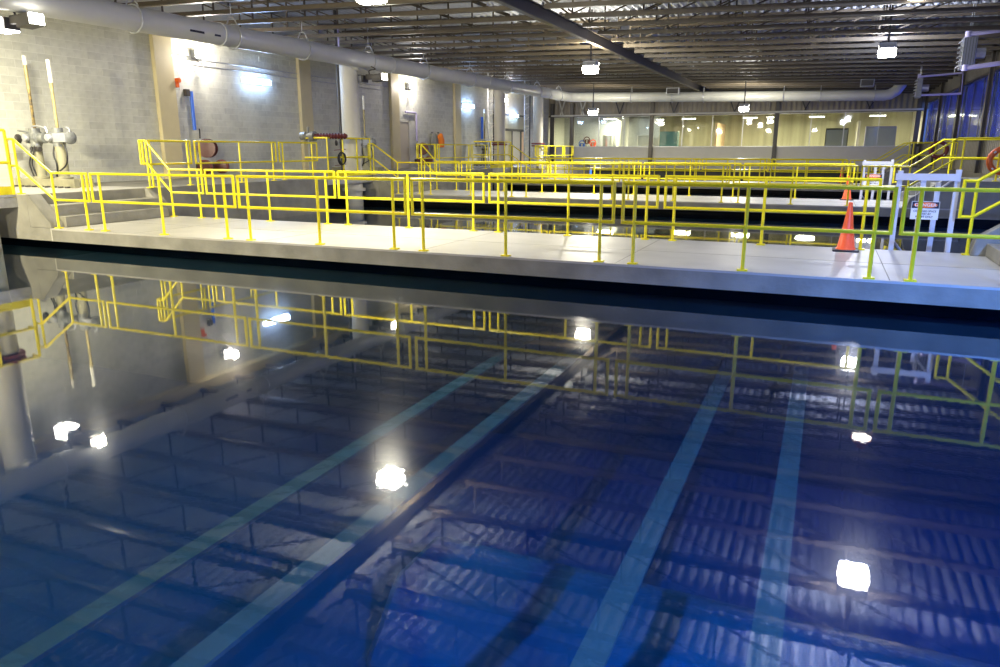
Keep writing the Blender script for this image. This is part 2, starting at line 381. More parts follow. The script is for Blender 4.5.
# ---------------------------------------------------------------- glazed end wall and the hall behind it
bw = struct(MB().box((XL, YB, .28), (XR, YB+.2, 1.62)).build('wall_back', M['creamw']))
MB().box((XL, YB-.04, 1.62), (XR, YB+.22, 1.68)).build('sill', M['creamw'], bw)
up = struct(corr('wall_back_upper', M['siding'], XL, XR, 3.78, 6.2, .3, .04, lambda u, v, d: (u, YB-d, v)))
MB().box((XL, YB-.08, 3.68), (XR, YB+.1, 3.80)).build('head_trim', M['brown'], up)
cols = [-18.0, -16.55, -11.0, -3.2, 4.5]
cl = ['in the far left corner', 'left of the glazing with red valves behind', 'between two wide bays left of centre', 'between the two olive glazed bays', 'in the far right corner']
for i, x in enumerate(cols):
    o = MB((x, YB-.2, .56)).box((x-.12, YB-.24, .56), (x+.12, YB-.2, 4.6)).box((x-.12, YB-.06, .56), (x+.12, YB-.02, 4.6)).box((x-.02, YB-.2, .56), (x+.02, YB-.06, 4.6)).build('steel_column', M['dark' if i in (0, 3) else 'brown'])
    tag(o, f'dark steel column on the glazed end wall, {cl[i]}', 'column', 'columns on the end wall')
n = 0
for a, b in zip(cols[:-1], cols[1:]):
    n += 1
    k = max(1, round((b-a)/1.75)); w = (b-a-.24)/k
    fr = MB((a, YB, 1.7)); 
    fr.box((a+.12, YB+.02, 1.68), (b-.12, YB+.08, 1.72)).box((a+.12, YB+.02, 3.66), (b-.12, YB+.08, 3.7))
    for i in range(1, k): fr.box((a+.12+i*w-.025, YB+.02, 1.7), (a+.12+i*w+.025, YB+.08, 3.68))
    fo = struct(fr.build(f'window_{n}', M['galv'] if n > 1 else M['creamw']))
    for i in range(k):
        MB((a, YB, 1.7)).box((a+.145+i*w, YB+.045, 1.72), (a+.095+(i+1)*w, YB+.055, 3.66)).build('pane', M['glass'], fo)
# open-web truss above the end wall
t = thing('roof_truss', 'open-web steel truss above the glazed end wall', 'truss', (-7, YB-.3, 3.9))
b = MB((-7, YB-.3, 3.9)); b.box((XL+.3, YB-.36, 3.72), (XR-.1, YB-.26, 3.82)); b.build('bottom_chord', M['creamw'], t)
for i, x in enumerate([-17.6, -16.9, -16.1, -15.4, -13.6, -12.7, -10.0, -9.1, -6.2, -5.3, -2, -1.2, 1.5, 2.3]):
    q = .45 if i % 2 == 0 else -.45
    MB((-7, YB-.3, 3.9)).bar((x, YB-.31, zb(x)), (x+q, YB-.31, 3.8), .07, .07).build('web_member', M['creamw' if x < -15 else 'dark'], t)
# hall behind
struct(MB().box((XR, YB+.2, .4), (XR+.2, YB+8, 6)).build('wall_hall_right', M['creamw']))
struct(MB().box((XL, YB+3.4, .6), (-11.2, YB+3.5, 5)).build('wall_hall_left', M['galv']))
HB = YB+7.8
struct(MB().box((XL, HB, 0), (XR, HB+.2, 6)).build('wall_hall_back', M['olive']))
struct(MB().box((XL, YB+.25, .4), (XR, HB, .6)).build('floor_hall', M['conc']))
for i, (x, c, nm, lab) in enumerate(((-7.4, 'peach', 'wall_partition', ''), (1.5, 'creamw', 'wall_partition_right', ''))):
    struct(MB().box((x, YB+3.5, .6), (x+.15, HB, 3.3)).build(nm, M[c]))
def cabinet(x, y, w, d, h, m, lab, door='white'):
    t = thing('cabinet', lab, 'cabinet', (x, y, .6)); o = (x, y, .6)
    MB(o).box((x, y, .6), (x+w, y+d, .6+h)).build('body', M[m], t, .02)
    MB(o).box((x+.05, y-.03, .7), (x+w-.05, y, .5+h)).build('door', M[door], t)
cabinet(-12.3, YB+1.4, 1.0, .6, 1.85, 'white', 'white equipment cabinet behind the glass left of centre')
cabinet(-11.0+.3, YB+1.2, 1.2, .6, 2.1, 'teal', 'teal equipment cabinet behind the glass right of a dark column', 'teal')
cabinet(1.9, YB+1.6, 1.7, .6, 2.3, 'lav', 'pale blue tall cabinet behind the right end glazing', 'alu')
cabinet(-.35, YB+1.2, 1.3, .6, 2.2, 'dark', 'dark control cabinet with displays behind the right glazing', 'heater')
for i, (x, h, lab) in enumerate(((-14.6, 2.0, 'short grey vertical tank behind the left glazing'), (-13.6, 3.2, 'tall pale vertical tank behind the left glazing'))):
    t = thing('vertical_tank', lab, 'tank', (x, YB+2.4, .6))
    MB((x, YB+2.4, .6)).cyl((x, YB+2.4, .6), (x, YB+2.4, .5+h), .42, 18).build('shell', M['galv' if i == 0 else 'white'], t)
    MB((x, YB+2.4, .6)).lathe((x, YB+2.4, .5+h), (0, 0, 1), [(0, .42), (.1, .36), (.16, .15)], 18).build('lid', M['galv'], t)
for i, (x, z) in enumerate(((-16.1, 1.9), (-15.75, 2.15), (-15.3, 1.95))):
    c = ['blue', 'red', 'orange'][i]
    t = thing('valve', f'{c} hand valve behind the left glazing', 'valve', (x, YB+.9, .6)); o = (x, YB+.9, .6)
    MB(o).cyl((x, YB+.9, .6), (x, YB+.9, z), .07).build('stem', M['creamw'], t)
    MB(o).tube([(x+.22*math.cos(a), YB+.85, z+.22*math.sin(a)) for a in [j*math.pi/6 for j in range(12)]], .035, 6, True).build('hand_wheel', M[c], t)
    MB(o).cbox((x, YB+.95, z-.1), (.3, .2, .3)).build('body', M[c], t)
for x in (-14.5, -9.3, -5.2, -1, 2.6):
    YL = YB+(2.2 if x < -11 else 4)
    t = thing('hall_lamp', f'bright strip lamp in the hall behind the end glazing, {["leftmost", "second from left", "middle", "second from right", "rightmost"][[-14.5, -9.3, -5.2, -1, 2.6].index(x)]}', 'lamp', (x, YL, 3.7), 'lamps in the far hall')
    MB((x, YL, 3.7)).box((x-.5, YL-.1, 3.62), (x+.5, YL+.1, 3.7)).build('housing', M['white'], t)
    MB((x, YL, 3.7)).box((x-.45, YL-.07, 3.58), (x+.45, YL+.07, 3.62)).build('tube', M['lamps'], t)
    MB((x, YL, 3.7)).cyl((x, YL, 3.7), (x, YL, zd(x)), .015, 6).build('drop_rod', M['dark'], t)
    light('hall_light', 'AREA', (x, YL-.2, 3.5), 330, (1, .93, .62), size=1.2, sy=.3)

# ---------------------------------------------------------------- right wall
wr = struct(MB().box((XR, -14, -.25), (XR+.25, YB+8.2, 1.85)).build('wall_right', M['siding']))
struct(corr('wall_right_lower', M['siding'], 4, YB, ZR, 1.85, .3, .04, lambda u, v, d: (XR-.01-d, u, v)))
struct(corr('wall_right_upper', M['siding'], -14, YB, 4.12, 6.3, .3, .04, lambda u, v, d: (XR-.01-d, u, v)))
struct(MB().box((XR, -14, 4.1), (XR+.25, YB+8.2, 6.3)).build('wall_right_top', M['siding']))
MB().box((XR-.1, -14, 1.82), (XR+.1, YB, 1.9)).build('sill', M['brown'], wr)
MB().box((XR-.1, -14, 4.06), (XR+.1, YB, 4.14)).build('head', M['brown'], wr)
ys = [YB-1.15-6.25*i for i in range(10)]
n0 = n
for i, y in enumerate(ys):
    o = MB((XR-.1, y, ZR)).box((XR-.24, y-.03, ZR), (XR-.22, y+.22, 5.0)).box((XR-.12, y-.03, ZR), (XR-.1, y+.22, 5.0)).box((XR-.22, y+.09, ZR), (XR-.12, y+.11, 5.0)).build('steel_column', M['brown'])
    tag(o, f'brown steel column on the right wall, {ordn(i)} from the far corner', 'column', 'columns on the right wall')
for i in range(9):
    a, b = ys[i+1]+.22, ys[i]-.03; n += 1
    fr = MB((XR, a, 1.9)); kk = 3; w = (b-a)/kk
    for q in range(kk+1): fr.box((XR-.015, a+q*w-.03, 1.88), (XR+.02, a+q*w+.03, 4.08))
    fo = struct(fr.build(f'window_{n}', M['brown']))
    for q in range(kk):
        m = M['bluepane']
        MB((XR, a, 1.9)).prism([(a+q*w+.03, 1.9), (a+(q+1)*w-.03, 1.9), (a+(q+1)*w-.03, 4.06), (a+q*w+.03, 4.06)], XR-.01, XR+.01, 'x').build('pane', m, fo)

# ---------------------------------------------------------------- roof framing
GX = -7.3
g = thing('roof_girder', 'long dark steel girder running the length of the roof', 'girder', (GX, 20, 4.7))
o = (GX, 20, 4.7)
MB(o).box((GX-.08, -2, 4.80), (GX+.08, YB-.1, 4.83)).build('lower_flange', M['brown'], g)
MB(o).box((GX-.08, -2, 5.12), (GX+.08, YB-.1, 5.15)).build('upper_flange', M['brown'], g)
MB(o).box((GX-.02, -2, 4.83), (GX+.02, YB-.1, 5.12)).build('web_plate', M['dark'], g)
wv = MB().box((-.02, -.02, .06), (.02, .02, .80)).mesh('web_member', M['brown'])
wd = [MB().bar((0, 0, a), (1.9, 0, b), .035, .035).mesh('web_member', M['brown']) for a, b in ((.78, .06), (.06, .78))]
joist_y = [18.25+1.55*k for k in range(-11, 21)]
for idx, y in enumerate(reversed(joist_y)):
    for sp, (xa, xb) in enumerate(((XL+.2, GX-.25), (GX+.5, XR-.15))):
        xm = (xa+xb)/2; oo = (xm, y, zb(xm)); 
        t = thing('roof_joist', f'brown open-web roof joist, {["left", "right"][sp]} span, {ordn(idx)} from the end wall', 'joist', oo, f'roof joists {["left", "right"][sp]} of the girder')
        B = MB(oo); B.bar((xa, y, zb(xa)), (xb, y, zb(xb)), .13, .11); B.build('bottom_chord', M['brown'], t)
        B = MB(oo); B.bar((xa-.2, y, zb(xa-.2)+.82), (xb+(.15 if sp else .2), y, zb(xb+.15)+.82), .13, .07); B.build('top_chord', M['brown'], t)
        near = 1 < y < 25; x = xa+.2; i = 0; J2 = MB(oo)
        while x < xb-1.85:
            if near:
                for me in (wv, wd[sp]):
                    c = bpy.data.objects.new('web_member', me); COL.objects.link(c); c.parent = t; c.location = (x-xm, 0, zb(x)-zb(xm))
            else:
                J2.box((x-.022, y-.022, zb(x)+.06), (x+.022, y+.022, zb(x)+.80)); J2.bar((x, y, zb(x)+(.06 if sp else .76)), (x+1.9, y, zb(x)+(.76 if sp else .06)), .035, .035)
            x += 1.9; i += 1
        if not near: stuff(J2.build('web_members', M['brown'], t))
        if sp:
            MB(oo).bar((GX+.05, y, zb(GX)+.45), (xa+.15, y, zb(xa)+.02), .05, .05).build('knee_brace', M['brown'], t)

# ---------------------------------------------------------------- big pipes
PX = -14.75
def pz(y): return 4.38+.006*(y-12)
R = .27
t = thing('main_pipe', 'large grey-white overhead pipe running along block wall and end wall', 'pipe', (PX, 4, pz(4)))
o = (PX, 4, pz(4)); YC = 44.6
pts = [(PX, 3, pz(3)), (PX, 20, pz(20)), (PX, YC-1.2, pz(YC))]+[(PX+.9*(1-math.cos(a)), YC-1.2+.9*math.sin(a)+.0, pz(YC)) for a in [math.radians(q) for q in (15, 30, 45, 60, 75, 90)]]
yq = YC-.3; z2 = pz(YC)
def pz2(x): return z2-.02*(x-PX)
pts += [(x, yq, pz2(x)) for x in (-12, -6, 0, 2.3)]+[(2.3+.75*math.sin(a), yq, pz2(2.3)+.75*(1-math.cos(a))) for a in [math.radians(q) for q in (20, 45, 70, 90)]]+[(3.05, yq, 5.4)]
MB(o).tube(pts, R, 24).build('pipe_run', M['pipe'], t)
for i in range(4): 
    y = 15.5+i*8.2
    MB(o).cyl((PX, y, pz(y)), (PX, y+.05, pz(y+.05)), R+.02, 24).build('coupling', M['pipe'], t)
MB(o).box((PX+R*.72, 14.3, pz(14)-.1), (PX+R*.98, 14.75, pz(14)-.05)).box((PX+R*.72, 15.1, pz(14)-.1), (PX+R*.97, 15.3, pz(14)-.05)).build('stencil_mark', M['signblk'], t)
def hanger(x, y, z, ax, lab):
    t = thing('pipe_hanger', lab, 'hanger', (x, y, z), 'hangers of the overhead pipe'); o = (x, y, z)
    ring = []
    for j in range(20):
        a = 2*math.pi*j/20; u = (R+.03)*math.cos(a); w = (R+.03)*math.sin(a)
        ring.append((x+u, y, z+w) if ax == 'y' else (x, y+u, z+w))
    MB(o).tube(ring, .022, 6, True).build('ring', M['galv'], t)
    e = (.2, 0) if ax == 'y' else (0, .2)
    MB(o).tube([(x-e[0], y-e[1], z+R-.02), (x-e[0]*.4, y-e[1]*.4, z+R+.2), (x+e[0]*.4, y+e[1]*.4, z+R+.2), (x+e[0], y+e[1], z+R-.02)], .018, 6).build('yoke', M['galv'], t)
    MB(o).cyl((x, y, z+R+.18), (x, y, zd(x)), .014, 6).build('rod', M['galv'], t)
for i, y in enumerate((9.6, 12.9, 16.0, 18.9, 22.4, 26.2, 30.3, 34.4, 38.5, 42)):
    hanger(PX, y, pz(y), 'y', f'galvanised ring hanger on pipe along block wall, {ordn(i)} from the camera')
for i, x in enumerate((-11, -8.6, -6.85, -2.6, -.75, 1.85)):
    hanger(x, yq, pz2(x), 'x', f'galvanised ring hanger on pipe before end wall, {ordn(i)} from the left')
# vertical drop pipes and their tall cages
VX = -15.22
for k in range(3):
    y = [9.1, 21.85, 34.6][k]; ca = [.31, .31, .29][k]
    t = thing('drop_pipe', f'white vertical pipe dropping into the basin beside {WALK[k]} walkway', 'pipe', (VX, y, ZW), 'vertical pipes at block wall'); o = (VX, y, ZW)
    MB(o).cyl((VX, y, -1.6), (VX, y, 1.7 if k != 1 else pz(y)-R*.2), ca, 24).build('lower_barrel', M['creamw'], t)
    if k != 1: MB(o).cyl((VX, y, 1.8), (VX, y, pz(y)), ca-.01, 24).build('upper_barrel', M['creamw'], t)
    if k != 1:
        for q in (1.72, 1.83): MB(o).cyl((VX, y, q), (VX, y, q+.07), ca+.10, 24).build('flange', M['redb'], t)
    else:
        MB(o).cyl((VX, y, .1), (VX, y, .2), ca+.09, 24).build('flange', M['creamw'], t)
    MB(o).cyl((VX, y, pz(y)-.1), (PX, y, pz(y)-.1), R*.9, 16).build('tee', M['pipe'], t)
t = thing('drop_pipe', 'white vertical pipe farthest from camera beside the dark corner column', 'pipe', (VX, 40.0, ZW), 'vertical pipes at block wall'); o = (VX, 40.0, ZW)
MB(o).cyl((VX, 40.0, ZP), (VX, 40.0, 1.7), .3, 20).build('lower_barrel', M['creamw'], t)
MB(o).cyl((VX, 40.0, 1.8), (VX, 40.0, pz(40)), .28, 20).build('upper_barrel', M['creamw'], t)
for q in (1.68, 1.8): MB(o).cyl((VX, 40.0, q), (VX, 40.0, q+.07), .38, 20).build('flange', M['redb'], t)
# cable ladders next to the pipes
for i, (x, y, m, lab) in enumerate(((-15.66, 21.85, 'dark', 'dark cable riser beside the middle vertical pipe'), (-15.75, 34.75, 'galv', 'galvanised cable ladder left of the farther vertical pipe'), (-15.85, 39.9, 'galv', 'galvanised cable ladder left of the farthest vertical pipe'))):
    t = thing('cable_ladder', lab, 'cable ladder', (x, y, ZP)); o = (x, y, ZP)
    zt = zd(x)
    if i == 0: MB(o).cyl((x, y, .7), (x, y, zt), .05).build('conduit', M['dark'], t); MB(o).cyl((x+.1, y, .7), (x+.1, y, zt), .03).build('conduit', M['lav'], t)
    else:
        for s in (-.16, .16): MB(o).box((x+s-.03, y-.03, ZP), (x+s+.03, y+.03, zt)).build('stile', M['dark' if s > 0 else m], t)
        for q in range(14): MB(o).bar((x-.16, y, 1+q*.3), (x+.16, y, 1.1+q*.3+(.1 if q % 2 else -.1)), .04, .03).build('rung', M['stemw'], t)

# ---------------------------------------------------------------- guardrails
RR = .024; HT, HM = 1.07, .555
def base(o, p, parent):
    MB(o).cbox((p[0], p[1], p[2]+.01), (.13, .1, .02)).build('base_plate', M['yellow'], parent)
def rail(label, group, top, mid, posts, closed=(1, 1), rr=RR, name='guardrail', mids=None):
    """top/mid: polylines; posts: (x, y, zbase, ztop); closed: end bars joining top and mid"""
    o = (posts[0][0], posts[0][1], posts[0][2])
    t = thing(name, label, 'railing', o, group)
    MB(o).tube(top, rr, 8).build('top_rail', M['yellow'], t)
    MB(o).tube(mid, rr, 8).build('mid_rail', M['yellow'], t)
    for c, e in ((closed[0], 0), (closed[1], -1)):
        if c: 
            a = Vector(top[e]); b = Vector(mid[e]); MB(o).tube([a+Vector((0, 0, rr*.8)), b-Vector((0, 0, rr*.8))], rr, 8).build('end_bar', M['yellow'], t)
    for p in posts:
        po = MB(o).cyl((p[0], p[1], p[2]), (p[0], p[1], p[3]), rr, 8).build('post', M['yellow'], t); base(o, p, po)
    return t
def xrail(label, group, x0, x1, y, z, px):
    return rail(label, group, [(x0, y, z+HT), (x1, y, z+HT)], [(x0, y, z+HM), (x1, y, z+HM)], [(q, y, z, z+HT) for q in px])
def yrail(label, group, y0, y1, x, z, py, ht=HT):
    return rail(label, group, [(x, y0, z+ht), (x, y1, z+ht)], [(x, y0, z+ht*.5), (x, y1, z+ht*.5)], [(x, q, z, z+ht) for q in py])
PAN = [(-12.72, -9.24, (-12.5, -10.97, -9.46)), (-9.16+.02, -5.86, (-8.95, -7.5, -6.08)), (-5.74, -2.6, (-5.56, -4.19, -2.78)), (-2.47, .75, (-2.31, -.88, .58))]
for k, y0 in enumerate(YK):
    for e, ye in (('near', y0+.09), ('far', y0+WD-.17)):
        G = f'guardrail panels on {e} edge of {WALK[k]} walkway'
        for i, (a, b, ps) in enumerate(PAN):
            xrail(f'yellow guardrail panel on {e} edge of {WALK[k]} walkway, {ordn(i)} from the left', G, a, b, ye, 0, ps)
        # stair rail at the left
        s0 = -14.78 if e == 'near' else -14.45
        zt = ZP+HT
        tp = [(s0-.2, ye, zt), (s0, ye, zt), (-13.8, ye, HT), (-12.83, ye, HT)]
        md = [(s0-.2, ye, ZP+HM), (s0, ye, ZP+HM), (-13.8, ye, HM), (-12.83, ye, HM)]
        rail(f'yellow sloping stair rail at left end of {WALK[k]} walkway, {e} side', 'left stair rails', tp, md,
             [(s0, ye, ZP, zt), (-13.8, ye, 0, HT), (-12.95, ye, 0, HT)])
        # right end
        zr = ZR+HT
        if e == 'near':
            if k == 0:
                xrail('yellow guardrail panel on near edge of nearest walkway, at the far right by the steps', G, .86, 2.3, ye, 0, (1.02, 2.0))
                rail('yellow sloping stair rail at right end of nearest walkway, near side', 'right stair rails', [(2.42, ye, HT+.02), (3.4, ye, zr), (4.7, ye, zr)], [(2.42, ye, HM), (3.4, ye, ZR+HM), (4.7, ye, ZR+HM)], [(2.5, ye, .18, HT+.06), (3.4, ye, ZR, zr), (4.6, ye, ZR, zr)])
            else:
                rail(f'yellow stair rail rising at right end of {WALK[k]} walkway, near side', 'right stair rails', [(.86, ye, HT), (2.0, ye, HT), (3.0, ye, zr), (4.7, ye, zr)], [(.86, ye, HM), (2.0, ye, HM), (3.0, ye, ZR+HM), (4.7, ye, ZR+HM)], [(1.02, ye, 0, HT), (2.0, ye, 0, HT), (3.15, ye, ZR, zr), (3.95, ye, ZR, zr), (4.6, ye, ZR, zr)])
        else:
            rail(f'yellow sloping stair rail at right end of {WALK[k]} walkway, far side', 'right stair rails', [(1.84, ye, HT), (2.0, ye, HT), (3.02, ye, zr), (4.7, ye, zr)], [(1.84, ye, HM), (2.0, ye, HM), (3.02, ye, ZR+HM), (4.7, ye, ZR+HM)], [(2.0, ye, 0, HT), (3.25, ye, ZR, zr), (4.6, ye, ZR, zr)])
    # along the left bank (Y direction)
    yo = y0+WD
    yys = [(yo-.12, yo+1.3, (yo+.08, yo+1.2)), (yo+1.45, yo+4.45, (yo+1.6, yo+3.0, yo+4.3)), (yo+4.6, yo+6.35, (yo+4.75, yo+6.1))]
    if k == 2: yys = yys[:3]
    for i, (a, b, ps) in enumerate(yys):
        yrail(f'yellow guardrail panel on raised left bank behind {WALK[k]} walkway, {ordn(i)} from the walkway', f'guardrails on left bank behind {WALK[k]} walkway', a, b, -14.62, ZP, ps)
# tall cages by the drop pipes
for k in range(3):
    y1 = W0+PER*k-.02; y0 = y1-2.45; H = 1.24; x = -14.84; z = ZP
    o = (x, y0, z); t = thing('pipe_cage', f'tall yellow guard cage with toe board round vertical pipe beside {WALK[k]} walkway', 'railing', o, 'tall cages round the pipes')
    for q in (H, H*.5): MB(o).tube([(x-.9, y0, z+q), (x, y0, z+q), (x, y1, z+q), (x-.2, y1, z+q)], .028, 8).build('rail', M['yellow'], t)
    for yy in (y0, y0+.85, y0+1.65, y1): MB(o).cyl((x, yy, z-.2), (x, yy, z+H), .03, 8).build('post', M['yellow'], t)
    MB(o).box((x-.01, y0, z), (x+.01, y1, z+.16)).build('toe_board', M['yellow'], t)
    for q in (.35, .85): MB(o).tube([(x-.1, y0+.5, z+q), (x-.6, y1-.3, z+q+.05)], .012, 6).build('red_chain_bar', M['redb'], t)

# ---------------------------------------------------------------- valve actuators on the banks
def actuators(k):
    dy = PER*k+(-.1 if k else 0)
    y = 12.0+dy
    t = thing('actuator_frame', f'cream steel base frame under the valve actuators by {WALK[k]} walkway', 'base frame', (-17.2, y, ZP), 'actuator base frames'); o = (-17.2, y, ZP)
    MB(o).box((-18.0, y-.25, ZP), (-15.9, y-.13, ZP+.2)).build('channel', M['drab'], t); MB(o).box((-18.0, y+.13, ZP), (-15.9, y+.25, ZP+.2)).build('channel', M['drab'], t)
    for i in range(9): MB(o).cbox((-17.9+i*.23, y-.32, ZP+.02), (.07, .09, .04)).build('anchor_bolt', M['dark'], t)
    for j, x in enumerate((-17.35, -16.55)):
        o = (x, y, ZP+.2); zc = 1.78
        t = thing('valve_actuator', f'grey motorised valve actuator by {WALK[k]} walkway, {["left", "right"][j]} of the pair', 'actuator', o, 'valve actuators')
        MB(o).lathe((x, y, ZP+.2), (0, 0, 1), [(0, .19), (.04, .19), (.05, .12), (zc-ZP-.45, .09+.03*j), (zc-ZP-.3, .13)], 14).build('pedestal', M['drab'], t)
        MB(o).lathe((x-.34+.05*j, y, zc), (1, 0, 0), [(0, .05), (.02, .12), (.1, .13), (.12, .10), (.28, .10), (.3, .15), (.46, .15), (.48, .11), (.62, .11), (.64, .13), (.68, .12), (.7, .04)] if j == 0 else [(0, .09), (.02, .13), (.3, .135), (.32, .12), (.62, .12), (.64, .15), (.70, .15), (.74, .1), (.75, .03)], 16).build('motor_housing', M['actu'], t)
        MB(o).cyl((x, y-.02, zc-.2), (x, y-.02, zc+.22), .12, 14).build('gearbox', M['actu'], t)
        MB(o).lathe((x-.1, y-.16, zc), (0, -1, 0), [(0, .09), (.06, .09), (.08, .07)], 14).build('dial_cover', M['galv'], t)
        if j == 0: 
            MB(o).cyl((x-.14, y-.05, zc-.26), (x+.16, y-.05, zc-.26), .06, 10).build('terminal_box', M['dark'], t)
            MB(o).tube([(x-.62, y, zc+.17), (x-.2, y, zc+.13), (x, y, zc+.14)], .022, 6).build('crank_handle', M['actu'], t)
            MB(o).tube([(x+.02, y-.1, zc+.1), (x+.05, y-.1, zc+.26), (x+.3, y-.1, zc+.27), (x+.52, y-.1, zc+.22), (x+.56, y-.1, zc+.12)], .02, 6).build('conduit_loop', M['galv'], t)
            MB(o).lathe((x-.42, y-.1, zc-.02), (-1, -.5, 0), [(0, .07), (.03, .11), (.08, .11), (.1, .05)], 12).build('hand_wheel', M['dark'], t)
        else:
            MB(o).cbox((x+.2, y-.13, zc), (.42, .05, .2)).build('cover_plate', M['galv'], t)
            MB(o).tube([(x+.42, y-.02, zc+.02), (x+.42, y-.02, zc+.2), (x+.3, y-.02, zc+.24)], .02, 6).build('handle', M['galv'], t)
        for s, w in ((-.06, .12), (.06, -.02)):
            pts = [(x+s, y-.1, zc-.15), (x+s-.02+w*.3, y-.16, zc-.4), (x+s-.1+w*(1.5 if j else .2), y-.16, zc-.62), (x+s-.06, y-.1, ZP+.2)] if not (j and s > 0) else [(x+.26, y-.1, zc-.12), (x+.42, y-.16, zc-.35), (x+.36, y-.18, zc-.62), (x-.05, y-.14, zc-.82), (x-.1, y-.1, ZP+.2)]
            MB(o).tube(bez(pts), .018, 6).build('cable', M['black'], t)
        zt = 3.62-.12*j
        MB(o).cyl((x, y, zc+.2), (x, y, zc+1.1), .034, 10).build('greased_stem', M['grease' if j == 0 else 'stem'], t)
        MB(o).cyl((x, y, zc+1.1), (x, y, zt-.3*(j+1)+.1), .042, 10).build('stem_cover', M['stem'], t)
        MB(o).cyl((x, y, zt-.3*(j+1)+.1), (x, y, zt), .046, 10).build('cap', M['stemw'], t)
def bez(p, n=5):
    p = [Vector(q) for q in p]; out = []
    ex = [2*p[0]-p[1]]+p+[2*p[-1]-p[-2]]
    for i in range(1, len(ex)-2):
        a, b, c, d = ex[i-1:i+3]
        for j in range(n):
            t = j/n; out.append(.5*((2*b)+(c-a)*t+(2*a-5*b+4*c-d)*t*t+(3*b-a-3*c+d)*t**3))
    out.append(p[-1]); return out
for k in range(3): actuators(k)
# the horizontal actuator with red bellows above the middle cage
x, y, z = -15.6, 20.0, 1.93
t = thing('pipe_actuator', 'silver actuator with a dark red ribbed sleeve above the middle cage', 'actuator', (x, y, z)); o = (x, y, z)
MB(o).lathe((x-.35, y, z), (1, 0, 0), [(0, .04), (.05, .12), (.25, .15), (.3, .1), (.42, .1), (.45, .16), (.6, .16)], 14).build('gear_case', M['actu'], t)
MB(o).cyl((x-.05, y, z), (x, y, z+.3), .04).build('stub', M['actu'], t)
pr = [(0, .08)]+[(.06+.05*i, .10 if i % 2 else .07) for i in range(20)]+[(1.1, .05)]
MB(o).lathe((x+.25, y, z), (1, .25, 0), pr, 14).build('ribbed_sleeve', M['red'], t)
MB(o).cyl((x, y, ZP-.1), (x, y, z-.1), .05).build('support_post', M['actu'], t)
t = thing('hose_coil', 'black hose coil hanging on the middle cage', 'hose', (-14.78, 20.6, 1.2)); o = (-14.78, 20.6, 1.2)
for q in (0, .02): MB(o).tube([(-14.78+q*2, 20.6+(.2-q)*math.cos(a), 1.22+(.2-q)*math.sin(a)) for a in [j*math.pi/10 for j in range(20)]], .022, 6, True).build('hose_loop', M['black'], t)

# ---------------------------------------------------------------- hose reels, doors, clothes on the block wall
def reel(y, z, lab, pipe=True, r=.29):
    x = XL+.35; t = thing('hose_reel', lab, 'hose reel', (XL, y, z), 'hose reels on the block wall'); o = (XL, y, z)
    ax = (.45, -.9, 0)
    d = Vector(ax).normalized(); c0 = Vector((x, y, z))-d*.14
    MB(o).lathe(c0, ax, [(0, .04), (.005, r), (.03, r), (.035, .16), (.24, .16), (.245, r), (.27, r), (.275, .05)], 20).build('drum', M['red'], t)
    MB(o).lathe(c0+d*.05, ax, [(0, .15), (.02, .22), (.16, .22), (.18, .15)], 16).build('hose', M['redb'], t)
    MB(o).box((XL+.01, y-.06, z-.08), (x, y+.06, z+.08)).build('bracket', M['dark'], t)
    if pipe: MB(o).tube([(XL+.08, y, z+.3), (XL+.08, y+.02, z+.55), (XL+.08, y, z+.6)], .02, 6).build('inlet_hose', M['black'], t)
for i, y in enumerate((17.95, 31.6)):
    reel(y, 1.55, ['dark red hose reel beside the nearest cream pilaster', 'dark red hose reel right of the beige door'][i])
    reel(y-.15, .98, ['left small red reel low beneath the nearest hose reel', 'left small red reel beneath the farther hose reel'][i], False, .18)
    reel(y+.55, .98, ['right small red reel low beneath the nearest hose reel', 'right small red reel beneath the farther hose reel'][i], False, .18)
t = thing('supply_pipe', 'blue vertical supply pipe above the nearest hose reel', 'pipe', (XL+.1, 17.8, 2.1), 'blue pipes on the block wall'); o = (XL+.1, 17.8, 2.1)
MB(o).cyl((XL+.1, 17.75, 2.1), (XL+.1, 17.75, 3.25), .055).build('pipe', M['blue'], t); MB(o).cbox((XL+.08, 17.6, 3.2), (.12, .14, .2)).build('bracket', M['dark'], t)
t = thing('supply_pipe', 'blue pipe bent over beside the beige door', 'pipe', (XL+.1, 31.5, 2.1), 'blue pipes on the block wall'); o = (XL+.1, 31.5, 2.1)
MB(o).tube([(XL+.1, 30.5, 3.2), (XL+.1, 31.45, 3.2), (XL+.1, 31.5, 3.15), (XL+.1, 31.5, 1.9)], .05, 8).build('pipe', M['lav'], t)
t = thing('supply_pipe', 'short bright blue pipe on the wall left of farther vertical pipe', 'pipe', (XL+.1, 38.4, 2.1), 'blue pipes on the block wall'); o = (XL+.1, 38.4, 2.1)
MB(o).cyl((XL+.1, 38.9, 2.1), (XL+.1, 38.9, 3.3), .07).build('pipe', M['blue'], t)
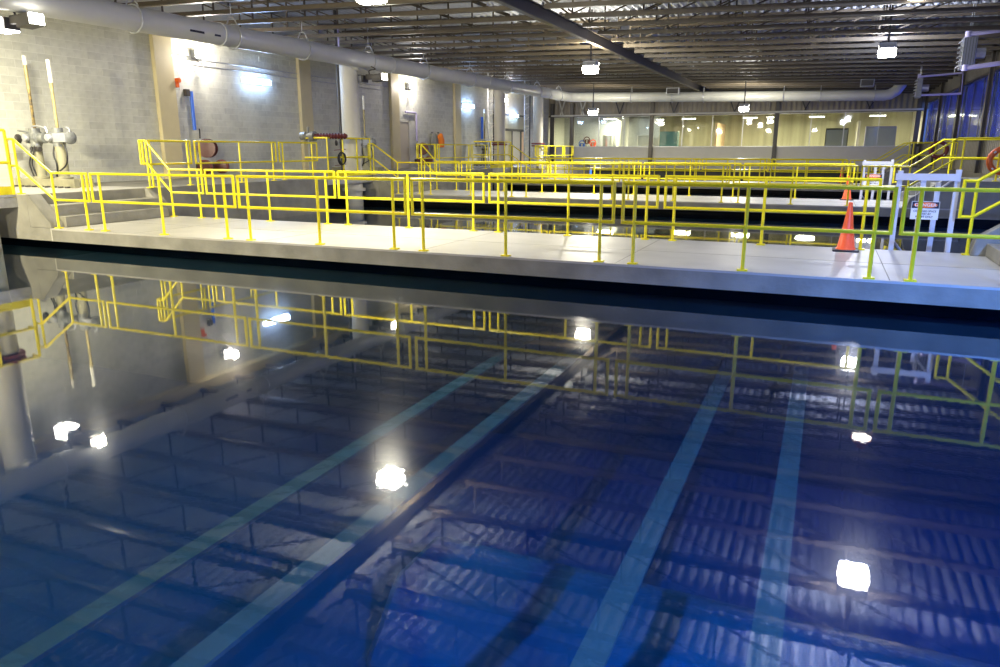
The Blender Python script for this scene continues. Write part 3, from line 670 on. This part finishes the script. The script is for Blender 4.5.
def coat(y, m, lab, s):
    t = thing('work_coat', lab, 'coat', (XL+.1, y, 1.3)); o = (XL+.1, y, 1.3); b = MB(o)
    prof = [(0, .06, .05), (.08, .20, .08), (.3, .24, .11), (.6, .23, .12), (.9*s, .26, .13), (.92*s, .1, .05)]
    n = 12; vs = []; fs = []
    for q, w, dd in prof:
        for i in range(n):
            a = 2*math.pi*i/n; k2 = 1+.12*math.sin(3*a+q*7); vs.append((XL+.19+dd*math.cos(a)*k2, y+w*math.sin(a)*k2, 2.3-q))
    for j in range(len(prof)-1):
        for i in range(n): fs.append((j*n+i, j*n+(i+1) % n, (j+1)*n+(i+1) % n, (j+1)*n+i))
    b.add(vs, fs, True).build('body', M[m], t)
    for sgn in (-1, 1): MB(o).tube([(XL+.17, y+sgn*.17, 2.2), (XL+.2, y+sgn*.27, 1.95), (XL+.18, y+sgn*.28, 1.65)], .055, 8).build('sleeve', M[m], t)
    MB(o).cbox((XL+.05, y, 2.33), (.1, .05, .05)).build('hook', M['dark'], t)
coat(33.75, 'hivis', 'bright orange coat hanging on the block wall', .75); coat(33.1, 'greyc', 'grey coat hanging left of the orange coat', 1.3)
t = thing('alarm_box', 'small orange wall box below the conduit near the first pilaster', 'box', (XL+.05, 17.15, 3.4)); o = (XL+.05, 17.15, 3.4)
MB(o).cbox((XL+.09, 17.2, 3.45), (.16, .14, .26)).build('body', M['buoy'], t, .02); MB(o).cyl((XL+.17, 17.2, 3.52), (XL+.25, 17.2, 3.52), .07).build('horn', M['buoy'], t)
MB(o).tube([(XL+.05, 17.18, 3.58), (XL+.05, 17.15, 4.2), (XL+.05, 17.3, 4.32), (XL+.05, 17.9, 4.3)], .02, 6).build('conduit', M['galv'], t)
for i, z in enumerate((4.22, 4.05)):
    o = MB((XL, 18, z)).cyl((XL+.04, 18.0, z), (XL+.04, 29.2-i*.5, z), .018, 6).build('wall_conduit', M['galv']); tag(o, f'thin {["upper", "lower"][i]} grey conduit running along the block wall', 'conduit')

# ---------------------------------------------------------------- lamps
def pendant(x, y, z, lab, power=300, col=(1, .96, .9), up=.4):
    t = thing('pendant_floodlight', lab, 'lamp', (x, y, z), 'lamps hanging from the roof'); o = (x, y, z)
    MB(o).prism([(y-.12, z+.16), (y+.12, z+.16), (y+.2, z), (y-.2, z)], x-.22, x+.22, 'x').build('housing', M['heater'], t, .01)
    MB(o).prism([(y-.2, z), (y+.2, z), (y+.21, z-.12), (y+.13, z-.22), (y-.13, z-.22), (y-.21, z-.12)], x-.22, x+.22, 'x').build('lens', M['lamp'], t, .03)
    MB(o).box((x-.22, y+.24, z+.06), (x+.22, y+.27, z+.12)).build('reflector_strip', M['lamps'], t)
    MB(o).cyl((x, y, z+.16), (x, y, zd(x)), .03, 8).build('stem', M['dark'], t)
    light('pendant_light', 'AREA', (x, y, z-.24), power*.55, col, size=.4)
    if up: light('pendant_uplight', 'AREA', (x, y+.33, z+.16), power*up, col, aim=(0, .4, 1), size=.5, sy=.1)
COOL = (.74, .80, 1)
pendant(-7.4, 11.4, 4.15, 'bright box lamp under the roof, left row, nearest to camera', 650, (1, .93, .72))
pendant(-7.35, 24.0, 4.12, 'bright box lamp under the roof, left row, above the middle walkway', 700, (1, .93, .74))
pendant(1.0, 11.6, 4.3, 'bright box lamp under the roof, right row, nearest to camera', 150, COOL, up=2.4)
pendant(1.2, 24.3, 4.25, 'bright box lamp under the roof, right row, above the middle walkway', 500, COOL)
pendant(-12.34, 41, 3.60, 'bright box lamp hanging before the left glazed bay', 900, (1, .94, .76), up=.12)
pendant(-4.27, 41, 3.64, 'bright box lamp hanging before the middle of end wall', 900, (1, .94, .76), up=.2)
def rear_fill(x, lab, power, col, fwd=.9, side=0):  # unseen fill lamps, added to brighten the basin and the rail fronts
    y, z = -1.4, 4.2; t = thing('rear_floodlight', lab, 'lamp', (x, y, z), 'floodlights above the camera side'); o = (x, y, z)
    MB(o).prism([(y-.25, z-.05), (y-.05, z+.3), (y+.3, z), (y+.1, z-.28)], x-.32, x+.32, 'x').build('housing', M['heater'], t, .01)
    MB(o).prism([(y-.25+.02, z-.07), (y+.1, z-.30), (y+.09, z-.32), (y-.25, z-.09)], x-.28, x+.28, 'x').build('lens', M['lamps'], t)
    MB(o).cyl((x, y, z+.25), (x, y, zd(x)), .03, 8).build('stem', M['dark'], t)
    light('rear_flood_light', 'AREA', (x, y+.12, z-.36), power, col, aim=(side, fwd, -1), size=.5, spread=130)
rear_fill(-13.5, 'floodlight nearest the block wall behind the camera', 1700, (1, .90, .62), side=-.5)
rear_fill(-7.4, 'middle floodlight behind the camera', 480, (1, .90, .65), side=-.5)
rear_fill(-2.0, 'floodlight just behind the camera', 60, (1, .95, .85))
def unit(x, y, z, w, h, lab, m='heater'):
    t = thing('hanging_unit', lab, 'speaker', (x, y, z)); o = (x, y, z)
    MB(o).cbox((x, y, z), (w, .35, h)).build('body', M[m], t, .02); MB(o).cbox((x, y-.18, z), (w*.85, .02, h*.75)).build('grille', M['dark'], t)
    MB(o).cyl((x, y, z+h/2), (x, y, zd(x)), .02, 6).build('rod', M['dark'], t)
unit(-8.3, 42.8, 4.66, .7, .35, 'small grey unit hanging from a rod before the end wall pipe', 'galv'); unit(1.3, 40, 4.55, .6, .35, 'dark box unit hanging from the roof near pipe elbow')
t = thing('high_bay_lamp', 'round high-bay lamp with an orange rim at upper right', 'lamp', (1.45, 19.5, 4.7)); o = (1.45, 19.5, 4.7)
MB(o).lathe((1.45, 19.5, 5.0), (0, 0, -1), [(0, .08), (.08, .16), (.25, .24)], 20).build('shade', M['buoy'], t); MB(o).cyl((1.45, 19.5, 4.72), (1.45, 19.5, 4.76), .22, 20).build('lens', M['lamps'], t)
MB(o).cyl((1.45, 19.5, 5.0), (1.45, 19.5, zd(1.45)), .02, 6).build('rod', M['dark'], t)
# twin-head floods under the main pipe
def twin(x, y, z, lab, lit, head=1):
    t = thing('twin_floodlight', lab, 'lamp', (x, y, z), 'twin floodlights under the pipe'); o = (x, y, z)
    MB(o).tube(bez([(x, y, z+.1), (x+.02, y-.05, z+.25), (x+.2, y+.05, z+.3), (PX+.05, y+.02, z+.45)]), .02, 6).build('arm', M['dark'], t)
    MB(o).cbox((x, y, z+.05), (.25, .16, .16)).build('junction_box', M['dark'], t, .01)
    for s, lm in ((-1, 'lamp' if lit else 'galv'), (1, 'lamps')):
        cx = x+s*.38
        MB(o).prism([(cx-.22*s, z+.1), (cx+.14*s, z+.14), (cx+.22*s, z-.08), (cx-.2*s, z-.12)], y-.16, y+.16).build('head', M['dark'], t)
        if s < 0: MB(o).cbox((cx-.02, y-.175, z-.01), (.34, .03, .2)).build('lens', M[lm], t)
        if s < 0: MB(o).cbox((cx-.01, y-.0, z-.14), (.40, .30, .03)).build('lens', M[lm], t)
        else: MB(o).cbox((cx+.22, y-.02, z+.03), (.05, .28, .2)).build('lens', M[lm], t)
    if lit: light('twin_light', 'AREA', (x-.38, y, z-.2), 230, WARM, aim=(-.35, .3, -1), size=.35)
    light('twin_light', 'AREA', (x+.68, y, z+.02), 40, WARM, aim=(1, 0, -.3), size=.2)
twin(-15.0, 10.35, 3.95, 'twin-head floodlight under the pipe at top left, left head glowing', True)
twin(-14.6, 22.2, 3.86, 'twin-head floodlight under the pipe right of middle vertical pipe', False)
# wall sconces
for i, y in enumerate((18.1, 30.9, 41.9)):
    z = 4.35; x = XL+.2
    t = thing('wall_floodlight', ['bright wall lamp beside the nearest cream pilaster', 'bright wall lamp above the beige door', 'bright wall lamp above the lobby doors'][i], 'lamp', (x, y, z), 'wall lamps on the block wall'); o = (x, y, z)
    MB(o).cbox((x-.07, y, z), (.22, .3, .26)).build('housing', M['heater'], t, .02)
    MB(o).cbox((x+.08, y-.02, z+.02), (.09, .27, .22)).build('lens', M['lamp'], t)
    MB(o).lathe((x+.15, y, z-.32), (0, 0, 1), [(0, .03), (.02, .06), (.1, .05)], 10).build('photocell', M['creamw'], t)
    MB(o).tube([(x-.15, y, z-.1), (x+.1, y, z-.3), (x+.15, y, z-.22)], .014, 6).build('bracket_arm', M['dark'], t)
    light('wall_lamp_light', 'POINT', (x+.38, y, z+.02), 130 if i < 2 else 120, (1, .92, .86), size=.1)
for i, (y, z, ln) in enumerate(((20.7, 3.72, 1.35), (37.1, 3.75, 1.35), (43.6, 3.5, 1.2))):
    x = XL+.12
    t = thing('fluorescent_fixture', ['blue-white strip light between the first two pilasters', 'blue-white strip light on the far dark wall bay', 'blue-white strip light above the lobby doors'][i], 'lamp', (x, y, z), 'strip lights on the block wall'); o = (x, y, z)
    MB(o).box((x-.09, y-ln/2, z-.04), (x-.02, y+ln/2, z+.16)).build('housing', M['white'], t)
    for q in (0, .1): MB(o).cyl((x+.02, y-ln/2+.03, z+q), (x+.02, y+ln/2-.03, z+q), .035, 8).build('tube', M['tube'], t)
    light('strip_light', 'AREA', (x+.1, y, z+.05), 55, (.35, .55, 1), aim=(1, 0, 0), size=ln, sy=.15)
    light('strip_wash', 'AREA', (x+.16, y, z+.05), 16, (.3, .5, 1), aim=(-1, 0, 0), size=ln, sy=.3)
# big floodlight housing on the right wall beside the camera
for (fx, fy, fz), lab in ((FLOOD, 'blue-white floodlight on the right wall beside the camera'),):
    t = thing('wall_floodlight', lab, 'lamp', (XR, fy, fz)); o = (XR, fy, fz)
    MB(o).box((fx-.25, fy-.25, fz+.08), (fx+.3, fy+.25, fz+.3)).build('housing', M['heater'], t, .02)
    MB(o).box((fx-.2, fy-.2, fz+.05), (fx+.25, fy+.2, fz+.075)).build('lens', M['lampb'], t)
    MB(o).box((fx+.25, fy-.05, fz+.15), (XR-.02, fy+.05, fz+.25)).build('bracket', M['dark'], t)

# ---------------------------------------------------------------- right side equipment
def heater(x, y, z, w, h, lab):
    t = thing('unit_heater', lab, 'heater', (x, y, z), 'unit heaters on the right wall'); o = (x, y, z)
    MB(o).cbox((x+w/2, y, z), (w, .55, h)).build('casing', M['heater'], t, .02)
    for q in range(6): MB(o).bar((x-.03, y-.25, z-h/2+.08+q*h/6.5), (x-.03, y+.25, z-h/2+.08+q*h/6.5), .06, .03).build('louvre', M['alu'], t)
    b = MB(o)
    for q in range(5): b.box((x+.02+q*w/5, y-.29, z-h/2+.03), (x+.03+q*w/5, y-.27, z+h/2-.03))
    b.build('ribs', M['dark'], t)
    MB(o).cyl((x+w, y, z), (x+w+.25, y, z), .14, 14).build('fan_motor', M['galv'], t)
    for q in (-1, 1): MB(o).cyl((x+w/2, y+q*.2, z+h/2), (x+w/2, y+q*.2, zd(x)), .012, 6).build('rod', M['galv'], t)
heater(3.12, 25.3, 4.13, .34, .85, 'grey louvred unit heater at the upper right')
heater(2.93, 35, 3.90, .2, .75, 'small dark unit heater nearer the far corner')
def pframe(pts, lab, r=.055):
    t = thing('heating_pipe', lab, 'pipe', pts[0], 'heating pipes at the right wall')
    MB(pts[0]).tube(pts, r, 10).build('pipe_run', M['lav'], t)
    for p in (pts[0], pts[-1]): MB(pts[0]).cyl((p[0], p[1], p[2]-.07), (p[0], p[1], p[2]+.09), r*1.25, 10).build('elbow', M['lav'], t)
    MB(pts[0]).cyl((pts[1][0]-.3, pts[1][1], pts[1][2]), (pts[1][0]-.3, pts[1][1], zd(pts[1][0])), .012, 6).build('rod', M['galv'], t)
pframe([(3.2, 25.0, 4.61), (4.7, 25.0, 4.74)], 'upper lavender pipe above the louvred heater', .065)
pframe([(3.23, 25.0, 3.72), (4.7, 25.0, 3.89)], 'lower lavender pipe beneath the louvred heater', .065)
pframe([(2.97, 34.8, 4.33), (4.47, 34.8, 4.42), (4.5, 34.8, 3.64), (2.96, 34.8, 3.62)], 'lavender pipe loop round the small dark heater', .045)
# life rings
def ring(x, y, z, lab, m):
    t = thing('life_ring', lab, 'life ring', (x, y, z)); o = (x, y, z)
    MB(o).tube([(x+.29*math.cos(a), y-.08, z+.29*math.sin(a)) for a in [j*math.pi/14 for j in range(28)]], .075, 12, True).build('ring', M[m], t)
    for j in range(4):
        a = math.pi/4+j*math.pi/2; MB(o).cyl((x+.27*math.cos(a)-.0, y-.08, z+.27*math.sin(a)), (x+.31*math.cos(a), y-.08, z+.31*math.sin(a)), .08, 10).build('band', M['stemw'], t)
    MB(o).cbox((x, y-.02, z+.33), (.06, .05, .1)).build('hook', M['dark'], t)
ring(4.02, YK[1]+.04, 1.24, 'orange life ring on the railing at the right edge', 'buoy')
ring(4.05, YK[2]+.04, 1.5, 'dark red life ring on the farther right railing', 'redb')  # shade is put into the ring's dark red colour
# ladder frame at the gate of the nearest walkway, with hand rails and the sign
for k in (0, 1):
    yl = YK[k]+WD+.08
    t = thing('ladder_frame', f'aluminium ladder frame rising from the water at gate of {WALK[k]} walkway', 'ladder', (1.35, yl, 0), 'ladder frames'); o = (1.35, yl, 0)
    for x, yy, zt in ((1.02, yl, 1.2), (1.34, yl+.0, 1.12), (1.58, yl+.35, 1.02), (1.78, yl, 1.22)):
        MB(o).box((x-.035, yy-.035, -1.5), (x+.035, yy+.035, zt)).build('upright', M['alu'], t)
    MB(o).box((.96, yl-.05, 1.06), (1.80, yl-.03, 1.16)).build('header_plate', M['alu'], t)
    MB(o).tube([(1.02, yl, 1.12), (1.02, yl+.3, .85), (1.02, yl+.5, .9)], .025, 6).build('grab_bar', M['alu'], t)
    MB(o).tube([(1.78, yl, 1.12), (1.6, yl+.3, .92), (1.58, yl+.5, .95)], .02, 6).build('grab_bar', M['alu'], t)
    for i in range(5): MB(o).bar((1.02, yl+.02, -.3-i*.28), (1.78, yl+.02, -.3-i*.28), .05, .03).build('rung', M['alu'], t)
    MB(o).tube([(1.05, yl+.02, .12), (1.35, yl+.5, -.25), (2.2, yl+.5, -.28)], .02, 6).build('brace', M['alu'], t)
def text(body, size, loc, m, parent, o, sx=1.0, align='CENTER', name='lettering'):
    c = bpy.data.curves.new(name, 'FONT'); c.body = body; c.size = size; c.align_x = align; c.align_y = 'CENTER'; c.extrude = .0006; c.offset = size*.015
    tmp = bpy.data.objects.new(name, c); me = bpy.data.meshes.new_from_object(tmp); me.materials.clear(); me.materials.append(m)
    bpy.data.objects.remove(tmp)
    q = bpy.data.objects.new(name, me); COL.objects.link(q); q.parent = parent; q.location = Vector(loc)-Vector(o); q.rotation_euler = (math.pi/2, 0, 0); q.scale = (sx, 1, 1)
    return q
def sign(x, y, z, w, h, lab):
    t = thing('danger_sign', lab, 'sign', (x, y, z), 'danger signs'); o = (x, y, z)
    MB(o).box((x-w/2, y, z-h/2), (x+w/2, y+.006, z+h/2)).build('plate', M['white'], t)
    MB(o).box((x-w*.48, y-.002, z+h*.12), (x+w*.48, y, z+h*.47)).build('header_field', M['signblk'], t)
    b = MB(o); n = 28; vs = [(x+w*.42*math.copysign(abs(math.cos(a))**.8, math.cos(a)), y-.004, z+h*.30+h*.15*math.sin(a)) for a in [2*math.pi*i/n for i in range(n)]]
    vs2 = [(v[0], y-.0015, v[2]) for v in vs]
    b.add(vs+vs2, [tuple(range(n)), tuple(reversed(range(n, 2*n)))]+[(i, (i+1) % n, (i+1) % n+n, i+n) for i in range(n)]).build('oval_field', M['signred'], t)
    text('DANGER', h*.235, (x, y-.006, z+h*.295), M['white'], t, o, 1.12)
    for i, s in enumerate(('CONFINED SPACE', 'ENTRY BY', 'PERMIT ONLY')):
        text(s, h*.14, (x, y-.003, z-h*(.0+.155*i)-.012), M['signblk'], t, o, .98)
    for s in (-1, 1): MB(o).cyl((x+s*w*.4, y+.01, z+h/2), (x+s*w*.4, y+.04, 1.04 if z < .9 else z+h), .004, 6).build('tie', M['galv'], t)
sign(1.40, YK[0]+WD-.02, .62, .37, .27, 'white danger sign with orange oval on ladder frame of nearest walkway')
sign(1.30, YK[1]+WD-.02, .62, .50, .34, 'white danger sign on ladder frame of middle walkway')
# traffic cones
def cone(x, y, rz, lab):
    t = thing('traffic_cone', lab, 'cone', (x, y, 0), 'traffic cones'); o = (x, y, 0)
    MB(o).box((x-.185, y-.185, .0), (x+.185, y+.185, .03)).build('base', M['black'], t, .01)
    MB(o).lathe((x, y, .03), (0, 0, 1), [(0, .145), (.02, .135), (.03, .125), (.35, .075), (.66, .033), (.70, .030), (.705, .022)], 24).build('cone_body', M['orange'], t)
    return t
c0 = cone(.37, YK[0]+WD-.38, 0, 'orange traffic cone on the nearest walkway')
dup(c0, (.62, YK[1]+WD-.3, 0), 'orange traffic cone on the middle walkway'); dup(c0, (.62, YK[2]+WD-.4, 0), 'orange traffic cone on the farthest walkway')
